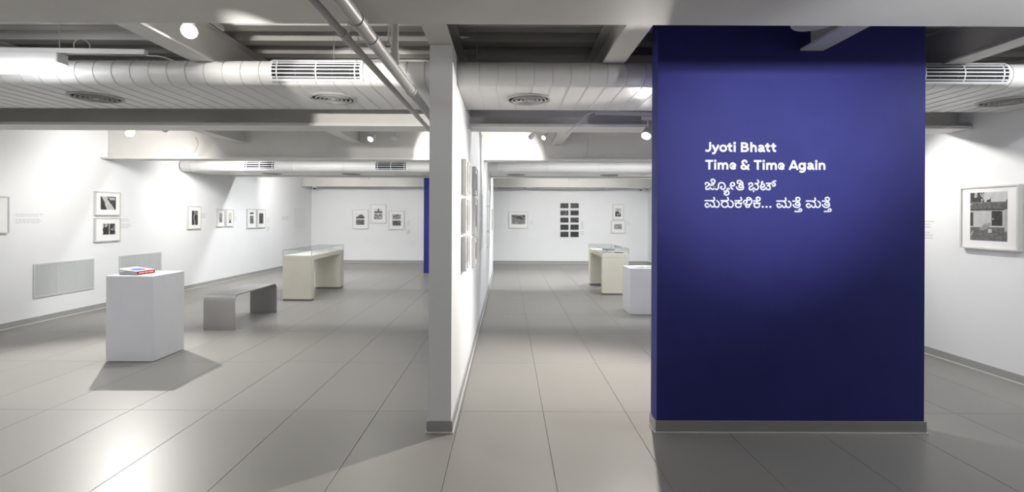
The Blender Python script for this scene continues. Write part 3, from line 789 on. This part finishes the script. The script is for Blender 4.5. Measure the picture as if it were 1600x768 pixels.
def collage(u, v):
    c = 0.35 + 0.2 * fbm(u, v, 71, 9)
    for cx, cz, r in ((0.28, 0.5, 0.2), (0.62, 0.62, 0.17), (0.75, 0.3, 0.14)):
        d = math.hypot((u - cx) * 1.4, v - cz)
        if abs(d - r) < 0.045: c = 0.07
        elif d < r: c = 0.62
    return c
def lower_dark(u, v):
    if v < 0.48 + 0.15 * math.sin(u * 5): return 0.55 if (0.3 < u < 0.85 and 0.14 < v < 0.34 and fbm(u, v, 82, 10) > -0.1) else 0.03
    if abs(u - 0.42) < 0.09 and 0.74 < v < 0.88: return 0.1
    return 0.5
def night(seed, br):
    def fn(u, v):
        n = fbm(u, v, seed, 5); m2 = fbm(u, v, seed + 0.5, 11)
        c = 0.012 + 0.02 * max(0, n)
        if n + 0.6 * m2 > 0.75 - br: c = 0.10 + 0.5 * br * abs(m2)
        return (c * 0.95, c * 1.02, c * 1.05)
    return fn

# wall_right
def on_right(Y, z): return (xr(Y) - 0.0005, Y, z)
framed(on_right(4.52, 1.137), RR, 0.54, 0.578, [(0.50, 0.520, 0.635, 0.765, 70, 90, house)], 'large framed photograph of a thatched house with a dark door', lip=0.014, dep=0.045)
framed(on_right(14.35, 1.03), RR, 0.55, 0.47, [(0.5, 0.5, 0.55, 0.55, 10, 9, blotch(91))], 'small frame edge-on by the far right corner')
# wall_left
def on_left(Y, z): return (xl(Y) + 0.0005, Y, z)
framed(on_left(5.86, 1.185), RL, 0.56, 0.455, [(0.5, 0.5, 0.5, 0.6, 14, 14, blotch(101))], 'white framed photograph beside the larger wall caption')
framed(on_left(7.615, 1.408), RL, 0.47, 0.362, [(0.505, 0.52, 0.60, 0.555, 34, 27, figure)], 'upper frame of a stacked pair, showing a pale striding figure', 'stacked pair of frames on the long wall')
framed(on_left(7.615, 1.011), RL, 0.47, 0.362, [(0.415, 0.52, 0.24, 0.46, 16, 22, halfdark(111, -0.6)), (0.675, 0.52, 0.23, 0.46, 16, 22, halfdark(115, 1.2))], 'lower frame of a stacked pair, showing two small dark prints', 'stacked pair of frames on the long wall')
framed(on_left(9.63, 1.150), RL, 0.385, 0.442, [(0.53, 0.49, 0.46, 0.62, 16, 26, strips)], 'single upright frame with one tall dark print')
framed(on_left(10.47, 1.178), RL, 0.265, 0.37, [(0.53, 0.50, 0.42, 0.52, 12, 18, duskfig((0.6, 0.6, 0.6)))], 'narrow frame with a dark cloaked shape on grey')
framed(on_left(10.80, 1.178), RL, 0.265, 0.37, [(0.53, 0.50, 0.45, 0.60, 12, 18, lambda u, v: (0.05 if (v < 0.35 and abs(u - 0.5) < 0.42 * (0.4 - v) * 2.4) else (0.60, 0.57, 0.46)))], 'narrow frame with a cream print and small dark triangle')
framed(on_left(11.68, 1.12), RL, 0.385, 0.45, [(0.50, 0.44, 0.42, 0.40, 12, 16, blotch(121, 0.1, 0.5, 5)), (0.5, 0.77, 0.42, 0.09, 10, 4, blotch(123, 0.06, 0.3, 6))], 'upright frame with a thin dark strip above a mottled print')
framed(on_left(12.11, 1.12), RL, 0.385, 0.45, [(0.50, 0.50, 0.5, 0.56, 12, 18, blotch(125, 0.07, 0.08, 8))], 'upright frame with one plain charcoal print')
# wall_back
def on_back(x, z): return (x, YB - 0.0005, z)
k = YB / FPX
def back_frame(px0, px1, py0, py1, prints, label, group=None, lip=0.016):
    a, bb = at(px0, py1, YB), at(px1, py0, YB)
    return framed(on_back((a.x + bb.x) / 2, a.z), 0, bb.x - a.x, bb.z - a.z, prints, label, group, lip=lip)
back_frame(551, 576, 327.3, 357.3, [(0.49, 0.66, 0.53, 0.25, 18, 13, hut(131, 0.62)), (0.49, 0.35, 0.53, 0.27, 18, 13, blotch(133, 0.12, 0.22, 7))], 'frame with two stacked prints, a dark thatched roof on top', 'three frames of stacked prints on the end wall')
back_frame(579, 603.7, 319.3, 348.4, [(0.5, 0.655, 0.53, 0.25, 18, 13, tower), (0.5, 0.35, 0.53, 0.28, 18, 13, blotch(135, 0.28, 0.5, 6))], 'raised middle frame with two stacked prints, a small tower on top', 'three frames of stacked prints on the end wall')
back_frame(607.7, 632.2, 329.2, 358.3, [(0.5, 0.68, 0.53, 0.27, 18, 13, blotch(137, 0.25, 0.45, 6)), (0.5, 0.345, 0.53, 0.27, 18, 13, blotch(139, 0.07, 0.28, 7))], 'frame with two stacked prints beside the caption cards', 'three frames of stacked prints on the end wall')
back_frame(795, 825, 330.7, 356.5, [(0.5, 0.53, 0.71, 0.56, 40, 26, reclining)], 'single landscape frame with a dark reclining shape')
back_frame(957, 974.3, 319, 342.8, [(0.49, 0.47, 0.52, 0.53, 14, 18, lower_dark)], 'upper upright frame of a pair over the glass case', 'pair of frames above the right vitrine')
back_frame(954.7, 976.6, 344.5, 363.9, [(0.49, 0.52, 0.55, 0.42, 20, 13, collage)], 'lower landscape frame of a pair over the glass case', 'pair of frames above the right vitrine')
rows = [(317.3, 325), (328.5, 336), (339.6, 347.2), (350.6, 358.6), (361.7, 369.8)]
rn = ['top', 'second', 'middle', 'fourth', 'bottom']
brs = [[0.15, 0.45], [0.3, 0.0], [0.05, 0.5], [0.15, 0.3], [0.4, 0.25]]
for r, (pa, pb) in enumerate(rows):
    for c, (qa, qb) in enumerate(((875.5, 888.1), (891.3, 904))):
        a, bb = at(qa, pb, YB), at(qb, pa, YB)
        t = thing('dark_print', 'small dark unframed print, %s row, %s column of the wall grid' % (rn[r], ['single-frame side', 'caption side'][c]), 'print', on_back((a.x + bb.x) / 2, a.z), 0, 'grid of ten dark prints')
        W, H = bb.x - a.x, bb.z - a.z
        MB().box(-W / 2, W / 2, -0.020, -0.002, 0, H).build('board', M['dark'], t)
        print_part(t, 'print', -W / 2 + 0.004, W / 2 - 0.004, 0.004, H - 0.004, -0.0206, 22, 14, night(151 + r * 2.3 + c * 17, brs[r][c]))
# partition face toward the corridor
def on_part(Y, z): return (PX1 + 0.0005, Y, z)
gp = 'frames along the partition face'
for z, nm in ((1.597, 'top'), (1.288, 'middle'), (0.983, 'bottom')):
    for Y, wh in ((4.01, 'outer'), (4.245, 'inner')):
        framed(on_part(Y, z), PI / 2, 0.205, 0.274, [(0.5, 0.5, 0.6, 0.6, 8, 10, blotch(201 + z * 9 + Y, 0.3, 0.4, 4))], 'small upright frame on the partition, %s row, %s of the pair by its end' % (nm, wh), gp, lip=0.010, dep=0.038)
for z, h, nm in ((1.64, 0.29, 'top'), (1.235, 0.375, 'middle'), (0.905, 0.29, 'bottom')):
    framed(on_part(5.29, z), PI / 2, 0.38, h, [(0.5, 0.5, 0.62, 0.62, 14, 12, blotch(221 + z * 5, 0.09, 0.25, 4))], 'frame on the partition beside the wall text, %s of three' % nm, gp, lip=0.012, dep=0.036)
for z, h, nm in ((1.61, 0.29, 'top'), (1.17, 0.42, 'middle'), (0.87, 0.27, 'bottom')):
    framed(on_part(9.02, z), PI / 2, 0.36, h, [(0.5, 0.5, 0.6, 0.6, 8, 8, blotch(231 + z * 5, 0.2, 0.3, 4))], 'far frame on the partition past the wall text, %s of three' % nm, gp, lip=0.012, dep=0.036)
framed(on_part(11.5, 1.11), PI / 2, 0.45, 0.48, [(0.5, 0.5, 0.6, 0.6, 8, 8, blotch(241, 0.2, 0.3, 4))], 'last frame on the partition near its far end', gp, lip=0.012, dep=0.036)

# printed wall texts and captions
def caption(loc, rz, W, H, n, label, name='wall_caption', m='caption', lh=0.45, para=()):
    mb = MB(); rnd = random.Random(label); dz = H / n
    for i in range(n):
        if i in para: continue
        z = H - (i + 0.5) * dz; x = -W / 2; end = W / 2 * rnd.uniform(0.2, 1.0)
        if n > 12: end = W / 2 * rnd.uniform(0.8, 1.0)
        while x < end:
            wd = W * rnd.uniform(0.06, 0.16); x2 = min(x + wd, W / 2)
            mb.add([(x, 0, z - dz * lh / 2), (x2, 0, z - dz * lh / 2), (x2, 0, z + dz * lh / 2), (x, 0, z + dz * lh / 2)], [(0, 1, 2, 3)])
            x = x2 + W * 0.025
    o = mb.build(name, M[m]); o.location = loc; o.rotation_euler = (0, 0, rz)
    sm = o.modifiers.new('thick', 'SOLIDIFY'); sm.thickness = 0.0008
    return tag(o, label, 'wall text')
def off_l(Y, z): return (xl(Y) + 0.0012, Y, z)
caption(off_l(6.42, 1.30), RL, 0.36, 0.13, 6, 'grey vinyl caption beside the cropped white frame', para=(2,))
caption(off_l(8.00, 1.20), RL, 0.22, 0.16, 6, 'grey vinyl caption beside the stacked pair of frames', para=(2,))
caption(off_l(9.95, 1.36), RL, 0.15, 0.10, 4, 'tiny grey caption by the single upright frame')
caption(off_l(11.05, 1.30), RL, 0.15, 0.10, 4, 'tiny grey caption by the cream print')
caption(off_l(12.50, 1.02), RL, 0.18, 0.34, 8, 'small grey caption column by the charcoal print', para=(3, 4))
caption(off_l(13.45, 1.30), RL, 0.55, 0.10, 2, 'short pale wall quote before the text panel')
o = caption(off_l(14.3, 1.06), RL, 0.72, 0.58, 20, 'pale wall text panel near the far corner', 'text_panel', 'panel', 0.5)
caption(on_back((at(638.7, 350, YB)).x, at(638, 352.5, YB).z), 0, 0.11, 0.16, 6, 'upper grey caption card right of the three frames')
caption(on_back((at(638.7, 350, YB)).x, at(638, 365, YB).z), 0, 0.11, 0.13, 6, 'lower grey caption card right of the three frames', lh=0.75)
caption(on_back(at(831, 350, YB).x, at(831, 350, YB).z), 0, 0.11, 0.11, 4, 'small grey caption beside the single landscape frame')
caption(on_back(at(910.3, 357, YB).x, at(910, 357, YB).z), 0, 0.11, 0.22, 8, 'upper grey caption column by the dark prints', lh=0.6)
caption(on_back(at(910.3, 367, YB).x, at(910, 367, YB).z), 0, 0.11, 0.13, 5, 'lower grey caption column by the dark prints', lh=0.6)
caption(on_back(at(982.5, 351, YB).x, at(982.5, 351, YB).z), 0, 0.09, 0.10, 4, 'small grey caption right of the upper and lower pair')
caption((PX1 + 0.0012, 6.95, 0.95), PI / 2, 1.25, 0.78, 26, 'long grey introduction text printed on the partition', 'introduction_text', 'caption', 0.42)
caption((xr(5.2) - 0.0012, 5.20, 1.20), RR, 0.16, 0.20, 7, 'grey wall caption partly hidden behind the navy wall', para=(3,))

# ------------------------------------------------------------------ wall grilles
def wall_grille(Y, z, label):
    t = thing('wall_grille', label, 'grille', (xl(Y) + 0.0005, Y, z), RL, 'return-air grilles low on the long wall')
    W, H, b = 0.92, 0.446, 0.022
    mb = MB(); mb.box(-W / 2, W / 2, -0.014, -0.001, 0, b).box(-W / 2, W / 2, -0.014, -0.001, H - b, H).box(-W / 2, -W / 2 + b, -0.014, -0.001, b, H - b).box(W / 2 - b, W / 2, -0.014, -0.001, b, H - b)
    mb.build('border', M['wgrille'], t)
    MB().box(-W / 2 + b, W / 2 - b, -0.003, -0.001, b, H - b).build('backing', M['plinth'], t)
    for x in (-0.13, 0.16): MB().box(x - 0.004, x + 0.004, -0.0125, -0.003, b, H - b).build('mullion', M['wgrille'], t)
    n = 26; first = None
    for i in range(n):
        zz = b + (H - 2 * b) * (i + 0.5) / n
        if first is None:
            first = MB().prism([(-0.012, -0.0065), (-0.0105, -0.0065), (-0.004, 0.006), (-0.006, 0.006)], 'x', -W / 2 + b, W / 2 - b).build('slat', M['wgrille'], t); first.location = (0, 0, zz)
        else: link_copy(first, t, (0, 0, zz))
wall_grille(6.925, 0.322, 'slatted return-air grille on the open stretch of long wall')
wall_grille(8.31, 0.322, 'slatted return-air grille half hidden behind the pedestal')

# ------------------------------------------------------------------ furniture
def pedestal(x0, y0, wd, h, label):
    t = thing('display_pedestal', label, 'pedestal', (x0 + wd / 2, y0 + wd / 2, 0.0))
    a = wd / 2
    MB().bbox(-a, a, -a, a, 0.006, h, 0.002).build('body', M['pedestal'], t)
    MB().box(-a + 0.012, a - 0.012, -a + 0.012, a - 0.012, 0, 0.006).build('foot', M['plinth'], t)
pedestal(-3.872, 4.793, 0.458, 0.828, 'white plinth pedestal holding the red-spined book')
pedestal(1.785, 7.216, 0.46, 0.672, 'lower white pedestal beside the navy wall, holding an open booklet')

# bench: one bent sheet
t = thing('bench', 'bent grey metal bench with rounded corners', 'bench', (-3.565, 6.71, 0))
L, hh, th, R = 0.563, 0.431, 0.012, 0.085
outer = [(-L, 0)]; inner = [(-L + th, 0)]
for k in range(9):
    a = PI - PI / 2 * k / 8
    outer.append((-L + R + R * math.cos(a), hh - R + R * math.sin(a))); inner.append((-L + R + (R - th) * math.cos(a), hh - R + (R - th) * math.sin(a)))
outer += [(-p[0], p[1]) for p in reversed(outer)]; inner += [(-p[0], p[1]) for p in reversed(inner)]
n = len(outer); v = []; f = []
for x in (-0.194, 0.194):
    v += [(x, p[0], p[1]) for p in outer] + [(x, p[0], p[1]) for p in inner]
for i in range(n - 1):
    f += [(i, i + 1, 2 * n + i + 1, 2 * n + i), (n + i, n + i + 1, 3 * n + i + 1, 3 * n + i), (i, i + 1, n + i + 1, n + i), (2 * n + i, 2 * n + i + 1, 3 * n + i + 1, 3 * n + i)]
f += [(0, n, 3 * n, 2 * n), (n - 1, 2 * n - 1, 4 * n - 1, 3 * n - 1)]
MB().add(v, f).build('bent_sheet', M['bench'], t, True)

def vitrine(x0, y0, L, label, wd=0.478, top=0.847):
    t = thing('display_vitrine', label, 'display case', (x0 + wd / 2, y0 + L / 2, 0), group='glass-topped vitrines')
    a, l = wd / 2, L / 2; zg = top - 0.092; zt = zg - 0.075
    for s in (-1, 1):
        ya, yb = (-l, -l + 0.11) if s < 0 else (l - 0.22, l)
        lg = MB().box(-a, a, ya, yb, 0.036, zt).build('leg', M['cream'], t)
        MB().box(-a + 0.004, a - 0.004, ya + 0.004, yb - 0.004, 0, 0.036).build('plinth', M['plinth'], lg)
    MB().box(-a, a, -l, l, zt + 0.002, zg - 0.004).build('tray', M['cream'], t)
    MB().box(-a + 0.01, a - 0.01, -l + 0.01, l - 0.01, zg - 0.004, zg - 0.001).build('lining', M['tray'], t)
    gt = 0.005
    for (xa, xb, ya, yb, za, zb) in ((-a, a, -l, -l + gt, zg, top - gt), (-a, a, l - gt, l, zg, top - gt), (-a, -a + gt, -l + gt, l - gt, zg, top - gt), (a - gt, a, -l + gt, l - gt, zg, top - gt), (-a, a, -l, l, top - gt, top)):
        MB().box(xa, xb, ya, yb, za, zb).build('glass_pane', M['glass'], t)
    for sx in (-1, 1):
        for sy in (-1, 1):
            MB().box(sx * (a - 0.002) - 0.003, sx * (a - 0.002) + 0.003, sy * (l - 0.002) - 0.003, sy * (l - 0.002) + 0.003, zg, top).build('corner_edge', M['gedge'], t)
    mb = MB()
    for sx in (-1, 1): mb.box(sx * (a - 0.001) - 0.002, sx * (a - 0.001) + 0.002, -l, l, top - 0.003, top + 0.001)
    for sy in (-1, 1): mb.box(-a, a, sy * (l - 0.001) - 0.002, sy * (l - 0.001) + 0.002, top - 0.003, top + 0.001)
    mb.build('top_edge', M['gedge'], t)
    return zg
zg = vitrine(-3.726, 8.237, 1.62, 'cream glass-topped vitrine beyond the metal bench')
vitrine(1.722, 9.00, 1.52, 'cream glass-topped vitrine behind the lower pedestal')

def book(loc, rz, W, L, H, label, lift=0.0, cover='paper', spine='red', cat='book'):
    """spine along local +x side, length along y"""
    t = thing('book', label, cat, loc, rz)
    MB().box(-W / 2, W / 2, -L / 2, L / 2, 0, 0.003).build('back_cover', M['dark'], t)
    MB().box(-W / 2 + 0.004, W / 2 - 0.002, -L / 2 + 0.003, L / 2 - 0.003, 0.003, H - 0.003).build('page_block', M['pages'], t)
    MB().box(W / 2 - 0.002, W / 2 + 0.002, -L / 2, L / 2, 0, H).build('spine', M[spine], t)
    c = MB().add([(W / 2, -L / 2, H), (W / 2, L / 2, H), (0, L / 2, H + lift * 0.35), (0, -L / 2, H + lift * 0.35), (-W / 2, L / 2, H + lift), (-W / 2, -L / 2, H + lift),
                  (W / 2, -L / 2, H - 0.003), (W / 2, L / 2, H - 0.003), (0, L / 2, H + lift * 0.35 - 0.003), (0, -L / 2, H + lift * 0.35 - 0.003), (-W / 2, L / 2, H + lift - 0.003), (-W / 2, -L / 2, H + lift - 0.003)],
                 [(0, 1, 2, 3), (3, 2, 4, 5), (6, 7, 8, 9), (9, 8, 10, 11), (0, 3, 9, 6), (3, 5, 11, 9), (1, 2, 8, 7), (2, 4, 10, 8), (4, 5, 11, 10), (0, 1, 7, 6)]).build('front_cover', M[cover], t)
    return t, c
t, c = book((-3.715, 4.985, 0.829), -0.12, 0.20, 0.21, 0.036, 'white book with red spine and blue oval on its cover', 0.022)
pts = []
for k in range(24):
    a = 2 * PI * k / 24; x = 0.012 + 0.058 * math.cos(a); yy = 0.0 + 0.075 * math.sin(a)
    zz = 0.036 + (0.022 * 0.35 * (0.1 - x) / 0.1 if x > 0 else 0.022 * (0.35 + 0.65 * (-x) / 0.1)) + 0.0012
    pts.append((x, yy, zz))
MB().add(pts + [(0.012, 0, 0.036 + 0.0079)], [(k, (k + 1) % 24, 24) for k in range(24)]).build('cover_oval', M['ink'], c)
mb = MB()
for y0, y1 in ((-0.085, -0.03), (-0.02, 0.02), (0.03, 0.085)): mb.box(0.1018, 0.1025, y0, y1, 0.014, 0.022)
mb.build('spine_lettering', M['paper'], t)
# open booklet on the lower pedestal
t = thing('booklet', 'open white booklet lying on the lower pedestal', 'book', (2.02, 7.44, 0.6725), 0.25)
for s in (-1, 1):
    MB().prism([(0, 0.002), (s * 0.02, 0.016), (s * 0.07, 0.018), (s * 0.148, 0.008), (s * 0.15, 0.002)], 'y', -0.1, 0.1).build('page_block', M['paper'], t)
MB().box(-0.154, 0.154, -0.103, 0.103, 0, 0.002).build('cover', M['dark'], t)
# exhibits in the vitrines
def sheet(x, y, z, W, L, rz, label, m='paper', H=0.004):
    t = thing('exhibit_sheet', label, 'document', (x, y, z), rz)
    MB().bbox(-W / 2, W / 2, -L / 2, L / 2, 0, H, 0.0008).build('sheet', M[m], t)
    MB().box(-W * 0.35, W * 0.35, -L * 0.32, L * 0.35, H, H + 0.0004).build('printed_area', M['caption' if m == 'paper' else 'slot'], t)
zl = 0.847 - 0.0925
for i, (dx, dy, rz, l) in enumerate(((-0.1, 0.2, 0.1, 'first'), (0.09, 0.55, -0.1, 'second'), (-0.08, 0.95, 0.05, 'third'), (0.08, 1.3, -0.2, 'last'))):
    sheet(-3.487 + dx, 8.237 + dy, zl, 0.15, 0.2, rz, 'pale document, %s along the vitrine beyond the bench' % l)
sheet(1.84, 9.18, zl, 0.16, 0.22, 0.2, 'grey open booklet at the near end of the right vitrine', 'pages', 0.022)
sheet(2.07, 9.22, zl, 0.17, 0.14, -0.2, 'dark-edged photograph at the near end of the right vitrine', 'dark', 0.008)
sheet(1.90, 9.70, zl, 0.16, 0.2, 0.0, 'pale document in the middle of the right vitrine')
t, c = book((2.02, 9.95, zl), 0.5, 0.16, 0.2, 0.03, 'grey-spined book inside the right vitrine', 0.0, 'pages', 'pages')
